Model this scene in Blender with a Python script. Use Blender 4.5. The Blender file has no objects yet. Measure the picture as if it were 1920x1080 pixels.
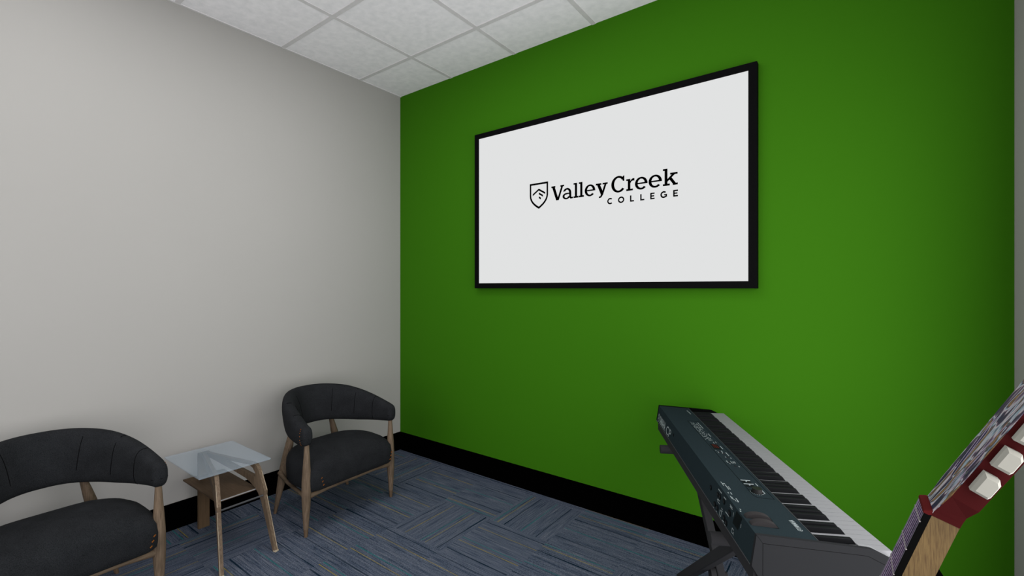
import bpy, bmesh, math, random
from math import sin, cos, pi, radians, atan2, sqrt
from mathutils import Vector, Matrix
random.seed(7)
scn = bpy.context.scene
COL = scn.collection

# ------------------------------------------------------------------ helpers
def lin(c):
    c = c / 255.0
    return c / 12.92 if c <= 0.04045 else ((c + 0.055) / 1.055) ** 2.4
ALB = .85        # paint and cloth are this much darker than they look in the bright room
def rgb(r, g, b, k=None):
    k = ALB if k is None else k
    return (min(lin(r) * k, .9), min(lin(g) * k, .9), min(lin(b) * k, .9), 1.0)

class MB:
    """mesh builder"""
    def __init__(self): self.v = []; self.f = []
    def add(self, vs, fs):
        o = len(self.v)
        self.v += [tuple(p) for p in vs]
        self.f += [tuple(i + o for i in f) for f in fs]
        return self
    def box(self, x0, x1, y0, y1, z0, z1):
        return self.add([(x0,y0,z0),(x1,y0,z0),(x1,y1,z0),(x0,y1,z0),(x0,y0,z1),(x1,y0,z1),(x1,y1,z1),(x0,y1,z1)],
            [(0,3,2,1),(4,5,6,7),(0,1,5,4),(1,2,6,5),(2,3,7,6),(3,0,4,7)])
    def obox(self, c, a, b, n):
        """box: centre and three half-axis vectors"""
        c, a, b, n = map(Vector, (c, a, b, n))
        P = []
        for s in (-1, 1):
            for (i, j) in ((-1,-1),(1,-1),(1,1),(-1,1)):
                P.append(c + a*i + b*j + n*s)
        return self.add(P, [(0,3,2,1),(4,5,6,7),(0,1,5,4),(1,2,6,5),(2,3,7,6),(3,0,4,7)])
    def loft(self, rings, cap=True):
        n = len(rings[0]); vs = [p for r in rings for p in r]; fs = []
        for i in range(len(rings) - 1):
            for j in range(n):
                k = (j + 1) % n
                fs.append((i*n+j, i*n+k, (i+1)*n+k, (i+1)*n+j))
        if cap:
            fs.append(tuple(range(n))[::-1]); fs.append(tuple((len(rings)-1)*n + j for j in range(n)))
        return self.add(vs, fs)
    def tube(self, p, q, r, n=20, r2=None):
        p, q = Vector(p), Vector(q); t = (q - p).normalized()
        a = t.orthogonal().normalized(); b = t.cross(a); r2 = r if r2 is None else r2
        R = [[c + (a*cos(2*pi*i/n) + b*sin(2*pi*i/n)) * rr for i in range(n)] for c, rr in ((p, r), (q, r2))]
        return self.loft(R)
    def path(self, pts, r, n=8):
        pts = [Vector(p) for p in pts]; R = []; a = None
        for i, p in enumerate(pts):
            t = (pts[min(i+1, len(pts)-1)] - pts[max(i-1, 0)]).normalized()
            a = t.orthogonal().normalized() if a is None else (a - t * a.dot(t)).normalized()
            b = t.cross(a)
            R.append([p + (a*cos(2*pi*k/n) + b*sin(2*pi*k/n)) * r for k in range(n)])
        return self.loft(R)
    def prism(self, poly, f0, f1):
        """poly of 2D pts; f0/f1 map a 2D point to the two end faces"""
        n = len(poly)
        return self.add([f0(*p) for p in poly] + [f1(*p) for p in poly],
            [tuple(range(n))[::-1], tuple(range(n, 2*n))] + [(i, (i+1) % n, n + (i+1) % n, n + i) for i in range(n)])

def build(name, mb, mat, parent=None, smooth=False, bevel=0, bseg=2, subsurf=0, angle=35):
    me = bpy.data.meshes.new(name)
    me.from_pydata([tuple(p) for p in mb.v], [], mb.f); me.validate()
    bm = bmesh.new(); bm.from_mesh(me); bmesh.ops.recalc_face_normals(bm, faces=bm.faces); bm.to_mesh(me); bm.free()
    o = bpy.data.objects.new(name, me); COL.objects.link(o)
    if mat: me.materials.append(mat)
    if parent: o.parent = parent
    if smooth:
        me.polygons.foreach_set('use_smooth', [True] * len(me.polygons))
        me.set_sharp_from_angle(angle=radians(angle))
    if bevel:
        m = o.modifiers.new('bevel', 'BEVEL'); m.width = bevel; m.segments = bseg; m.limit_method = 'ANGLE'; m.angle_limit = radians(30)
    if subsurf:
        m = o.modifiers.new('sub', 'SUBSURF'); m.levels = subsurf; m.render_levels = subsurf
    return o
def empty(name, loc=(0,0,0), rz=0):
    o = bpy.data.objects.new(name, None); COL.objects.link(o); o.location = loc; o.rotation_euler = (0, 0, rz); o.empty_display_size = .1
    return o
def tag(o, label=None, cat=None, group=None, kind=None):
    if label: o['label'] = label
    if cat: o['category'] = cat
    if group: o['group'] = group
    if kind: o['kind'] = kind
    return o
def struct(name, mb, mat, **k): return tag(build(name, mb, mat, **k), kind='structure')
def copy_tree(o, parent=None):
    c = o.copy(); COL.objects.link(c); c.parent = parent
    for ch in list(o.children): copy_tree(ch, c)
    return c

# ------------------------------------------------------------------ materials
def mat(name, col, rough=.6, spec=.3, metal=0, noise=None, bump=None, emit=None):
    m = bpy.data.materials.new(name); m.use_nodes = True
    nt = m.node_tree; b = nt.nodes['Principled BSDF']
    b.inputs['Base Color'].default_value = col; b.inputs['Roughness'].default_value = rough
    b.inputs['Specular IOR Level'].default_value = spec; b.inputs['Metallic'].default_value = metal
    if noise or bump:
        tc = nt.nodes.new('ShaderNodeTexCoord')
    if noise:   # (scale, amount)
        n = nt.nodes.new('ShaderNodeTexNoise'); n.inputs['Scale'].default_value = noise[0]; n.inputs['Detail'].default_value = 4
        nt.links.new(tc.outputs['Object'], n.inputs['Vector'])
        mr = nt.nodes.new('ShaderNodeMapRange'); mr.inputs['From Min'].default_value = .3; mr.inputs['From Max'].default_value = .7
        mr.inputs['To Min'].default_value = 1 - noise[1]; mr.inputs['To Max'].default_value = 1 + noise[1]
        nt.links.new(n.outputs['Fac'], mr.inputs['Value'])
        mx = nt.nodes.new('ShaderNodeVectorMath'); mx.operation = 'SCALE'; mx.inputs[0].default_value = col[:3]
        nt.links.new(mr.outputs['Result'], mx.inputs['Scale']); nt.links.new(mx.outputs[0], b.inputs['Base Color'])
    if bump:
        n = nt.nodes.new('ShaderNodeTexNoise'); n.inputs['Scale'].default_value = bump[0]; n.inputs['Detail'].default_value = 3
        nt.links.new(tc.outputs['Object'], n.inputs['Vector'])
        bp = nt.nodes.new('ShaderNodeBump'); bp.inputs['Strength'].default_value = bump[1]; bp.inputs['Distance'].default_value = .002
        nt.links.new(n.outputs['Fac'], bp.inputs['Height']); nt.links.new(bp.outputs[0], b.inputs['Normal'])
    if emit:
        b.inputs['Emission Color'].default_value = emit[0]; b.inputs['Emission Strength'].default_value = emit[1]
    return m

def wood_mat(name, c_light, c_dark, axis='Z', scale=1.0, rough=.65, tilt=0):
    """grain stretched along one axis of the part"""
    m = bpy.data.materials.new(name); m.use_nodes = True; nt = m.node_tree; b = nt.nodes['Principled BSDF']
    b.inputs['Roughness'].default_value = rough; b.inputs['Specular IOR Level'].default_value = .2
    tc = nt.nodes.new('ShaderNodeTexCoord'); mp = nt.nodes.new('ShaderNodeMapping')
    s = {'X': (6, 130, 130), 'Y': (130, 6, 130), 'Z': (130, 130, 6)}[axis]
    mp.inputs['Scale'].default_value = [k * scale for k in s]
    ro = nt.nodes.new('ShaderNodeMapping'); ro.inputs['Rotation'].default_value = (0, radians(tilt), 0)
    nt.links.new(tc.outputs['Object'], ro.inputs['Vector']); nt.links.new(ro.outputs[0], mp.inputs['Vector'])
    n = nt.nodes.new('ShaderNodeTexNoise'); n.inputs['Scale'].default_value = 1; n.inputs['Detail'].default_value = 5; n.inputs['Roughness'].default_value = .6
    nt.links.new(mp.outputs[0], n.inputs['Vector'])
    cr = nt.nodes.new('ShaderNodeValToRGB'); e = cr.color_ramp.elements
    e[0].position = .32; e[0].color = c_dark; e[1].position = .6; e[1].color = c_light
    nt.links.new(n.outputs['Fac'], cr.inputs[0])
    n2 = nt.nodes.new('ShaderNodeTexNoise'); n2.inputs['Scale'].default_value = 9; nt.links.new(tc.outputs['Object'], n2.inputs['Vector'])
    mr = nt.nodes.new('ShaderNodeMapRange'); mr.inputs['From Min'].default_value = .3; mr.inputs['From Max'].default_value = .7
    mr.inputs['To Min'].default_value = .82; mr.inputs['To Max'].default_value = 1.15; nt.links.new(n2.outputs['Fac'], mr.inputs['Value'])
    sc = nt.nodes.new('ShaderNodeVectorMath'); sc.operation = 'SCALE'
    nt.links.new(cr.outputs[0], sc.inputs[0]); nt.links.new(mr.outputs[0], sc.inputs['Scale'])
    nt.links.new(sc.outputs[0], b.inputs['Base Color'])
    return m

GAIN = 1.0
M = {}
M['wall_grey'] = mat('grey_wall_paint', rgb(174,172,169), .85, .1, noise=(1.2, .015))
M['wall_green'] = mat('green_wall_paint', rgb(56,113,15), .8, .04)
M['black_base'] = mat('black_rubber_base', (0.0006,0.0006,0.0006,1), .9, .0)
M['tv_black'] = mat('black_plastic', rgb(6,6,7), .7, .05)
M['screen'] = mat('lit_screen', (0,0,0,1), .9, 0, emit=(rgb(225,226,226,1), 1.0))
M['ink'] = mat('black_ink', (0,0,0,1), 1, 0)
M['wood'] = wood_mat('walnut_wood', rgb(116,99,82), rgb(84,70,56), 'Z', 1.7)
M['wood_x'] = wood_mat('walnut_wood_lengthwise', rgb(110,94,77), rgb(80,66,53), 'X')
M['wood_y'] = wood_mat('walnut_wood_crosswise', rgb(108,92,75), rgb(80,66,53), 'Y')
M['wood_tip'] = wood_mat('walnut_leg_tip', rgb(104,86,68), rgb(84,68,53))
M['ply'] = wood_mat('light_ply_edge', rgb(190,178,158), rgb(150,135,112))
M['shelf'] = wood_mat('brown_shelf_wood', rgb(90,73,56), rgb(78,62,46), 'X')
M['plank'] = wood_mat('brown_plank_wood', rgb(96,77,56), rgb(82,65,47))
M['stitch'] = mat('orange_thread', rgb(120,70,26), .8, .1)
M['seam'] = mat('black_seam_thread', rgb(8,8,9), .9, .05)
M['steel'] = mat('brushed_steel', rgb(150,150,152), .45, .5, metal=.3)
M['steel_dark'] = mat('dark_steel', rgb(72,73,76), .6, .15)
M['panel'] = mat('teal_black_panel', rgb(35,45,49), .9, .02, noise=(400, .12))
M['cheek'] = mat('charcoal_plastic', rgb(38,39,41), .8, .03)
M['base'] = mat('dark_grey_plastic', rgb(48,48,50), .8, .05)
M['endblack'] = mat('black_end_plastic', rgb(8,8,9), .9, .03)
M['wkey'] = mat('white_key', rgb(136,137,140), .6, .1)
M['bkey'] = mat('black_key', rgb(22,23,25), .6, .05)
M['print'] = mat('pale_print', rgb(146,156,158), .7, .1)
M['red_led'] = mat('red_led', rgb(120,20,16), .5, .1, emit=(rgb(190,40,30,1), .12))
M['knob'] = mat('black_knob', rgb(20,20,21), .5, .3)
M['wheel'] = mat('grey_rubber_wheel', rgb(50,48,49), .8, .05)
M['hole'] = mat('dark_socket', rgb(8,14,16), .8, .1)
M['stand'] = mat('powder_coated_steel', rgb(48,48,50), .8, .06)
M['red'] = mat('red_lacquer', rgb(58,16,17), .8, .03)
M['red_dark'] = mat('dark_red_lacquer', rgb(76,20,21), .8, .03)
M['neck'] = wood_mat('tan_neck_wood', rgb(98,79,47), rgb(70,51,28), 'Z', 9.0, tilt=-18.5)
M['fb_edge'] = mat('ebony_edge', rgb(2,2,2), .7, .05)
M['peg'] = mat('ivory_plastic', rgb(148,147,139), .6, .1)
M['string'] = mat('pale_wound_string', rgb(150,136,160), .5, .2, noise=(60, .3))
M['fret'] = mat('nickel_fret', rgb(140,134,134), .6, .15)
M['binding'] = mat('grey_binding', rgb(112,108,120), .6, .2)

def fabric():
    m = bpy.data.materials.new('charcoal_weave'); m.use_nodes = True; nt = m.node_tree; b = nt.nodes['Principled BSDF']
    b.inputs['Roughness'].default_value = .95; b.inputs['Specular IOR Level'].default_value = .1
    tc = nt.nodes.new('ShaderNodeTexCoord')
    w = nt.nodes.new('ShaderNodeTexNoise'); w.inputs['Scale'].default_value = 420; w.inputs['Detail'].default_value = 1
    w2 = nt.nodes.new('ShaderNodeTexNoise'); w2.inputs['Scale'].default_value = 16; w2.inputs['Detail'].default_value = 5
    for n in (w, w2): nt.links.new(tc.outputs['Object'], n.inputs['Vector'])
    ad = nt.nodes.new('ShaderNodeMath'); ad.operation = 'MULTIPLY_ADD'; ad.inputs[1].default_value = .25
    nt.links.new(w2.outputs['Fac'], ad.inputs[0]); 
    h = nt.nodes.new('ShaderNodeMath'); h.operation = 'MULTIPLY'; h.inputs[1].default_value = .75; nt.links.new(w.outputs['Fac'], h.inputs[0])
    nt.links.new(h.outputs[0], ad.inputs[2])
    cr = nt.nodes.new('ShaderNodeValToRGB'); e = cr.color_ramp.elements
    e[0].position = .30; e[0].color = rgb(18,19,21); e[1].position = .72; e[1].color = rgb(44,46,49)
    nt.links.new(ad.outputs[0], cr.inputs[0]); nt.links.new(cr.outputs[0], b.inputs['Base Color'])
    bp = nt.nodes.new('ShaderNodeBump'); bp.inputs['Strength'].default_value = .35; bp.inputs['Distance'].default_value = .002
    nt.links.new(w.outputs['Fac'], bp.inputs['Height']); nt.links.new(bp.outputs[0], b.inputs['Normal'])
    return m
M['fabric'] = fabric()

def glass():
    m = bpy.data.materials.new('pale_frosted_glass'); m.use_nodes = True; nt = m.node_tree; b = nt.nodes['Principled BSDF']
    b.inputs['Base Color'].default_value = rgb(180,196,210); b.inputs['Roughness'].default_value = .4
    b.inputs['Specular IOR Level'].default_value = .1; b.inputs['Alpha'].default_value = .27
    return m
M['glass'] = glass()

def ceiling_mat():
    m = bpy.data.materials.new('acoustic_ceiling_tile'); m.use_nodes = True; nt = m.node_tree; b = nt.nodes['Principled BSDF']
    b.inputs['Roughness'].default_value = .9; b.inputs['Specular IOR Level'].default_value = .05
    tc = nt.nodes.new('ShaderNodeTexCoord')
    n = nt.nodes.new('ShaderNodeTexNoise'); n.inputs['Scale'].default_value = 22; n.inputs['Detail'].default_value = 4; n.inputs['Roughness'].default_value = .55
    nt.links.new(tc.outputs['Object'], n.inputs['Vector'])
    cr = nt.nodes.new('ShaderNodeValToRGB'); e = cr.color_ramp.elements
    e[0].position = .3; e[0].color = rgb(216,215,218,1.15); e[1].position = .66; e[1].color = rgb(228,226,229,1.15)
    nt.links.new(n.outputs['Fac'], cr.inputs[0]); nt.links.new(cr.outputs[0], b.inputs['Base Color'])
    bp = nt.nodes.new('ShaderNodeBump'); bp.inputs['Strength'].default_value = .25; bp.inputs['Distance'].default_value = .004
    nt.links.new(n.outputs['Fac'], bp.inputs['Height']); nt.links.new(bp.outputs[0], b.inputs['Normal'])
    return m
M['ceiling'] = ceiling_mat()
M['tbar'] = mat('grey_ceiling_grid', rgb(198,196,197,1.12), .8, .05, noise=(25, .04))

def carpet_mat():
    m = bpy.data.materials.new('striped_carpet_tile'); m.use_nodes = True; nt = m.node_tree; b = nt.nodes['Principled BSDF']
    b.inputs['Roughness'].default_value = 1; b.inputs['Specular IOR Level'].default_value = 0
    N, Lk = nt.nodes.new, nt.links.new
    uv = N('ShaderNodeUVMap'); uv.uv_map = 'tile'; idu = N('ShaderNodeUVMap'); idu.uv_map = 'ident'
    s1 = N('ShaderNodeSeparateXYZ'); Lk(uv.outputs[0], s1.inputs[0]); s2 = N('ShaderNodeSeparateXYZ'); Lk(idu.outputs[0], s2.inputs[0])
    def math(op, a, bb=None, c=None):
        n = N('ShaderNodeMath'); n.operation = op
        for i, x in enumerate((a, bb, c)):
            if x is None: continue
            if isinstance(x, (int, float)): n.inputs[i].default_value = x
            else: Lk(x, n.inputs[i])
        return n.outputs[0]
    A, B, H, T = s1.outputs[0], s1.outputs[1], s2.outputs[0], s2.outputs[1]
    def streak(sa, sb, off, det=2):
        c = N('ShaderNodeCombineXYZ'); Lk(math('MULTIPLY_ADD', A, sa, math('MULTIPLY', H, 91.0)), c.inputs[0])
        Lk(math('MULTIPLY', B, sb), c.inputs[1]); Lk(math('MULTIPLY_ADD', H, 37.0, off), c.inputs[2])
        n = N('ShaderNodeTexNoise'); n.inputs['Scale'].default_value = 1; n.inputs['Detail'].default_value = det; Lk(c.outputs[0], n.inputs['Vector'])
        return n.outputs['Fac']
    f1, f2, f3 = streak(3.0, 120, 0, 1), streak(1.4, 42, 5, 2), streak(130, 170, 9, 0)
    s = math('ADD', math('ADD', math('MULTIPLY', f1, .58), math('MULTIPLY', f2, .30)), math('MULTIPLY', f3, .12))
    cr = N('ShaderNodeValToRGB'); e = cr.color_ramp.elements
    e[0].position = .36; e[0].color = rgb(50,62,80,.72); e[1].position = .66; e[1].color = rgb(112,117,130,.72)
    x = e.new(.45); x.color = rgb(78,87,104,.74); x = e.new(.54); x.color = rgb(90,97,113,.74)
    Lk(s, cr.inputs[0])
    TE, YE, NV = rgb(46,106,110,.78), rgb(138,124,64,.78), rgb(10,34,50,.7)
    def accents(lst):
        r = N('ShaderNodeValToRGB'); r.color_ramp.interpolation = 'CONSTANT'; e = r.color_ramp.elements
        e[0].position = 0; e[0].color = (0,0,0,0); e[1].position = .999; e[1].color = (0,0,0,0)
        for c, w, col in lst:
            a = e.new(c - w/2); a.color = (*col[:3], 1); z = e.new(c + w/2); z.color = (0,0,0,0)
        Lk(B, r.inputs[0]); return r
    r1 = accents([(.07,.016,TE),(.13,.010,YE),(.25,.018,NV),(.55,.016,TE),(.80,.011,NV)])
    r2 = accents([(.09,.012,NV),(.27,.012,YE),(.60,.014,TE),(.68,.009,YE),(.91,.020,NV)])
    mc = N('ShaderNodeMix'); mc.data_type = 'RGBA'; Lk(T, mc.inputs[0]); Lk(r1.outputs[0], mc.inputs[6]); Lk(r2.outputs[0], mc.inputs[7])
    ma = N('ShaderNodeMix'); ma.data_type = 'FLOAT'; Lk(T, ma.inputs[0]); Lk(r1.outputs[1], ma.inputs[2]); Lk(r2.outputs[1], ma.inputs[3])
    fade = N('ShaderNodeMapRange'); fade.inputs['From Min'].default_value = .42; fade.inputs['From Max'].default_value = .58
    fade.inputs['To Min'].default_value = .65; fade.inputs['To Max'].default_value = .95; Lk(streak(2.0, 6, 14, 1), fade.inputs['Value'])
    fin = N('ShaderNodeMix'); fin.data_type = 'RGBA'; Lk(math('MULTIPLY', ma.outputs[0], fade.outputs[0]), fin.inputs[0])
    Lk(cr.outputs[0], fin.inputs[6]); Lk(mc.outputs[2], fin.inputs[7])
    # speckle of the loop pile
    sp = N('ShaderNodeMapRange'); sp.inputs['From Min'].default_value = .35; sp.inputs['From Max'].default_value = .65
    sp.inputs['To Min'].default_value = .72; sp.inputs['To Max'].default_value = 1.28; Lk(f3, sp.inputs['Value'])
    sc = N('ShaderNodeVectorMath'); sc.operation = 'SCALE'; Lk(fin.outputs[2], sc.inputs[0]); Lk(sp.outputs[0], sc.inputs['Scale'])
    Lk(sc.outputs[0], b.inputs['Base Color'])
    return m
M['carpet'] = carpet_mat()

def burl(name, cols, su, ss, axis=(0,0,0)):
    """blurred figured veneer on the guitar's face"""
    m = bpy.data.materials.new(name); m.use_nodes = True; nt = m.node_tree; b = nt.nodes['Principled BSDF']
    b.inputs['Roughness'].default_value = .5; b.inputs['Specular IOR Level'].default_value = .2
    tc = nt.nodes.new('ShaderNodeTexCoord'); mp = nt.nodes.new('ShaderNodeMapping'); mp.inputs['Scale'].default_value = (ss, ss, su)
    nt.links.new(tc.outputs['Object'], mp.inputs['Vector'])
    n = nt.nodes.new('ShaderNodeTexNoise'); n.inputs['Scale'].default_value = 1; n.inputs['Detail'].default_value = 1.5; n.inputs['Distortion'].default_value = .6
    nt.links.new(mp.outputs[0], n.inputs['Vector'])
    cr = nt.nodes.new('ShaderNodeValToRGB'); e = cr.color_ramp.elements
    while len(e) < len(cols): e.new(.5)
    for i, (p, c) in enumerate(cols): e[i].position = p; e[i].color = c
    nt.links.new(n.outputs['Fac'], cr.inputs[0]); nt.links.new(cr.outputs[0], b.inputs['Base Color'])
    return m
M['head_face'] = burl('figured_headstock_veneer', [(.30,rgb(22,16,58)),(.41,rgb(34,20,50)),(.455,rgb(84,62,88)),(.49,rgb(176,164,168)),(.53,rgb(128,146,160)),(.57,rgb(50,30,54)),(.63,rgb(132,98,60)),(.70,rgb(32,18,46))], 14, 80)
M['fb_face'] = burl('plum_fingerboard_veneer', [(.34,rgb(30,18,52)),(.45,rgb(64,36,72)),(.55,rgb(84,60,92)),(.66,rgb(40,24,56))], 14, 120)

# ------------------------------------------------------------------ room
W_, D_, Hc = 3.592, 3.9, 2.993
t = .12
struct('wall_left', MB().box(-t, 0, -D_, t, 0, Hc + .05), M['wall_grey'])
struct('wall_back', MB().box(0, W_, 0, t, 0, Hc + .05), M['wall_green'])
struct('wall_right', MB().box(W_, W_ + t, -D_, t, 0, Hc + .05), M['wall_grey'])
struct('wall_front', MB().box(-t, W_ + t, -D_ - t, -D_, 0, Hc + .05), M['wall_grey'])
ce = struct('ceiling', MB().box(0, W_, -D_, 0, Hc, Hc + .04), M['ceiling'])
g = MB(); gw = .0135
for x in [.6 + .608 * k for k in range(5)]: g.box(x - gw, x + gw, -D_, 0, Hc - .003, Hc + .001)
for y in [-.40 - .605 * k for k in range(6)]: g.box(0, W_, y - gw, y + gw, Hc - .0035, Hc + .001)
g.box(0, .014, -D_, 0, Hc - .004, Hc + .001)
struct('trim_1', g, M['tbar'])
bh = .150
struct('baseboard_left', MB().box(0, .008, -D_, 0, 0, bh), M['black_base'])
struct('baseboard_back', MB().box(.008, W_ - .008, -.008, 0, 0, bh), M['black_base'])
struct('baseboard_right', MB().box(W_ - .008, W_, -D_, 0, 0, bh), M['black_base'])

def make_floor():
    xs = [0] + [.17 + .4 * k for k in range(9)]; xs = [x for x in xs if x < W_] + [W_]
    ys = [0] + [-.06 - .4 * k for k in range(10)]; ys = [y for y in ys if y > -D_] + [-D_]
    perp = {(.97,-.46): (1,0), (1.37,-.06): (0,0), (.17,-.06): (1,0), (2.17,-.46): (0,1), (.17,-1.26): (0,0), (2.57,-.06): (1,1), (1.37,-1.26): (1,0), (.97,-1.66): (0,1), (1.77,-.86): (0,0)}
    normal = {(1.77,-.06): (0,0), (2.17,-.06): (0,0), (1.37,-.46): (1,0), (.57,-.46): (1,0), (1.77,-.46): (0,0), (.57,-.86): (1,1), (.57,-1.26): (0,1), (.97,-.86): (1,0)}
    vs, fs, uvs, ids = [], [], [], []
    rnd = random.Random(11)
    for i in range(len(xs) - 1):
        for j in range(len(ys) - 1):
            x0, x1, y0, y1 = xs[i], xs[i+1], ys[j], ys[j+1]
            ox = x0 if i else x1 - .4; oy = y0 if j else y1 + .4
            key = (round(ox, 2), round(oy, 2))
            o = len(vs); quad = [(x0,y1),(x1,y1),(x1,y0),(x0,y0)]
            vs += [(x, y, 0) for x, y in quad]; fs.append((o, o+1, o+2, o+3))
            hsh = rnd.random(); ty = rnd.choice((0, 1)); fl = rnd.choice((0, 1)); pr = rnd.random() < .12 if key[1] < -1.6 else False
            if key in perp: ty, fl = perp[key]; pr = True
            elif key in normal: ty, fl = normal[key]; pr = False
            for x, y in quad:
                a, b = ((x - ox) / .4, (oy - y) / .4)
                if pr: a, b = b, a
                if fl: b = 1 - b
                uvs.append((a, b)); ids.append((hsh, float(ty)))
    me = bpy.data.meshes.new('floor'); me.from_pydata(vs, [], fs)
    u1 = me.uv_layers.new(name='tile'); u2 = me.uv_layers.new(name='ident')
    for k in range(len(uvs)): u1.data[k].uv = uvs[k]; u2.data[k].uv = ids[k]
    me.materials.append(M['carpet'])
    o = bpy.data.objects.new('floor', me); COL.objects.link(o); tag(o, kind='structure')
make_floor()

# ------------------------------------------------------------------ wall screen
def make_tv():
    root = empty('wall_screen', (1.7965, -.04, 1.368))
    def P(name, mb, m, par=root, **k):
        o = build(name, mb, m, par, **k); 
        if par is root:
            for v in o.data.vertices: v.co -= Vector(root.location)
        return o
    x0, x1, z0, z1 = .876, 2.716, 1.368, 2.4845
    a0, a1, c0, c1 = .917, 2.677, 1.4045, 2.4475
    fr = MB()
    for (p, q, r, s) in ((x0,x1,z0,c0),(x0,x1,c1,z1),(x0,a0,c0,c1),(a1,x1,c0,c1)): fr.box(p, q, -.04, -.0005, r, s)
    P('frame', fr, M['tv_black'])
    P('screen', MB().box(a0, a1, -.0385, -.002, c0, c1), M['screen'])
    y = -.0392
    def flat(polys, name):
        mb = MB()
        for q in polys:
            n = len(q); mb.add([(x, y, z) for x, z in q], [tuple(range(n))])
        o = P(name, mb, M['ink']); return o
    def rect(xa, za, xb, zb): return [(xa,za),(xb,za),(xb,zb),(xa,zb)]
    def arc(cx, cz, rx, rz, wx, wz, a0_, a1_, n=28):
        wx *= 1.02; wz *= 1.06
        out = []
        for i in range(n):
            A, Bq = radians(a0_ + (a1_-a0_)*i/n), radians(a0_ + (a1_-a0_)*(i+1)/n)
            out.append([(cx+rx*cos(A), cz+rz*sin(A)), (cx+rx*cos(Bq), cz+rz*sin(Bq)), (cx+(rx-wx)*cos(Bq), cz+(rz-wz)*sin(Bq)), (cx+(rx-wx)*cos(A), cz+(rz-wz)*sin(A))])
        return out
    bz = 1.9305
    def s(p): return [[(x, z + bz) for x, z in q] for q in p]
    def letter(polys): flat(s(polys), 'logo_letter')
    # V
    letter([rect(1.5314,.083,1.562,.093), rect(1.5985,.083,1.6266,.093),
        [(1.5385,.084),(1.5585,.084),(1.5875,0),(1.5675,0)], [(1.6045,.084),(1.6185,.084),(1.5875,0),(1.574,0)]])
    # a
    letter(arc(1.6475,.0385,.0305,.0310,.0155,.0105,0,148) + arc(1.6425,.0185,.0275,.0200,.0145,.0090,70,350)
        + [rect(1.6625,.006,1.678,.0385), [(1.6625,.012),(1.678,.014),(1.6805,.009),(1.6905,.0105),(1.6905,.0005),(1.672,-.0012)],
           [(1.6215,.046),(1.6315,.050),(1.6315,.0570),(1.622,.0575)], [(1.6415,.030),(1.664,.030),(1.664,.0385),(1.6425,.0385)]])
    # l l
    for x in (1.6937, 1.7310):
        letter([rect(x,.083,x+.012,.093), rect(x+.0095,0,x+.0252,.093), rect(x,0,x+.0355,.0105)])
    # e (three of them)
    for x, w in ((1.7721,.0711),(2.0927,.0735),(2.1724,.0750)):
        cx = x + w/2 - .0005; rx = w/2
        letter(arc(cx,.0340,rx,.0362,.0160,.0100,0,318,40) + [rect(x+.010,.0300,x+w,.0382)])
    # y
    letter([rect(1.8463,.058,1.883,.068), rect(1.891,.058,1.924,.068),
        [(1.855,.059),(1.8745,.059),(1.8965,.0085),(1.8800,-.002)], [(1.9030,.059),(1.9165,.059),(1.8935,-.004),(1.8835,.004)],
        [(1.8935,-.004),(1.8835,.006),(1.8775,-.007),(1.8835,-.0165)], [(1.8775,-.007),(1.8835,-.0165),(1.8775,-.0200),(1.8667,-.0205),(1.8667,-.0110),(1.8740,-.0105)]])
    # C
    letter(arc(1.9925,.0463,.0455,.0487,.0180,.0110,38,322,44) + [[(2.0185,.062),(2.0280,.062),(2.0280,.0935),(2.0230,.0935),(2.0160,.0850)]])
    # r
    letter([rect(2.0397,.058,2.0555,.068), rect(2.0493,0,2.0650,.068), rect(2.0397,0,2.0800,.0105),
        [(2.0640,.040),(2.0640,.054),(2.0700,.0640),(2.0790,.0692),(2.0894,.0690),(2.0894,.0540),(2.0815,.0560),(2.0715,.0530)]])
    # k
    letter([rect(2.2524,.083,2.265,.0935), rect(2.2620,0,2.2775,.0935), rect(2.2524,0,2.2905,.0105),
        rect(2.2917,.058,2.3324,.068), [(2.2770,.021),(2.2770,.036),(2.3020,.0600),(2.3200,.0600)],
        [(2.2870,.0335),(2.2990,.0440),(2.3260,.006),(2.3090,.004)], rect(2.3065,0,2.3334,.0105)])
    # COLLEGE
    bz = 1.8661; c = []
    cap = .0363; w = .0080
    def Lr(x, wd): return [rect(x,0,x+w,cap), rect(x,0,x+wd,w*.95)]
    def Er(x, wd): return Lr(x, wd) + [rect(x,cap-w*.95,x+wd,cap), rect(x,cap/2-w*.45,x+wd*.9,cap/2+w*.45)]
    LS = []
    for q in (arc(1.9400,cap/2,.0190,.0190,w,w,48,312), arc(2.0085,cap/2,.0196,.0190,w,w,0,360,32), Lr(2.0630,.0240), Lr(2.1235,.0240), Er(2.1814,.0252),
              arc(2.2570,cap/2,.0185,.0190,w,w,45,330) + [rect(2.2680,.004,2.2752,.0200), rect(2.2590,.0135,2.2752,.0203)], Er(2.3085,.0258)):
        LS.append((len(c), len(c) + len(q))); c += q
    for a_, b_ in LS: flat(s(c[a_:b_]), 'logo_letter')
    # shield
    xl, xr, xc, zt = 1.3630, 1.5070, 1.4350, 2.0612
    def outline(d):
        pts = [(xl+d, zt-d), (xr-d, zt-d)]
        for k in range(0, 13):
            q = k / 12; x = (xr - d) - (xr - d - xc) * (q ** 2.1); z = 1.985 - (1.985 - 1.890 - d*1.25) * (q ** .92)
            pts.append((x, z))
        L_ = [(2*xc - x, z) for x, z in pts[2:-1]][::-1]
        return pts + L_
    o1, o2 = outline(0), outline(.0120); n = len(o1)
    sh = [[o1[i], o1[(i+1)%n], o2[(i+1)%n], o2[i]] for i in range(n)]
    th = .0130
    def bar(xa, za, xb, zb): return [(xa,za),(xb,zb),(xb,zb-th),(xa,za-th)]
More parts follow.
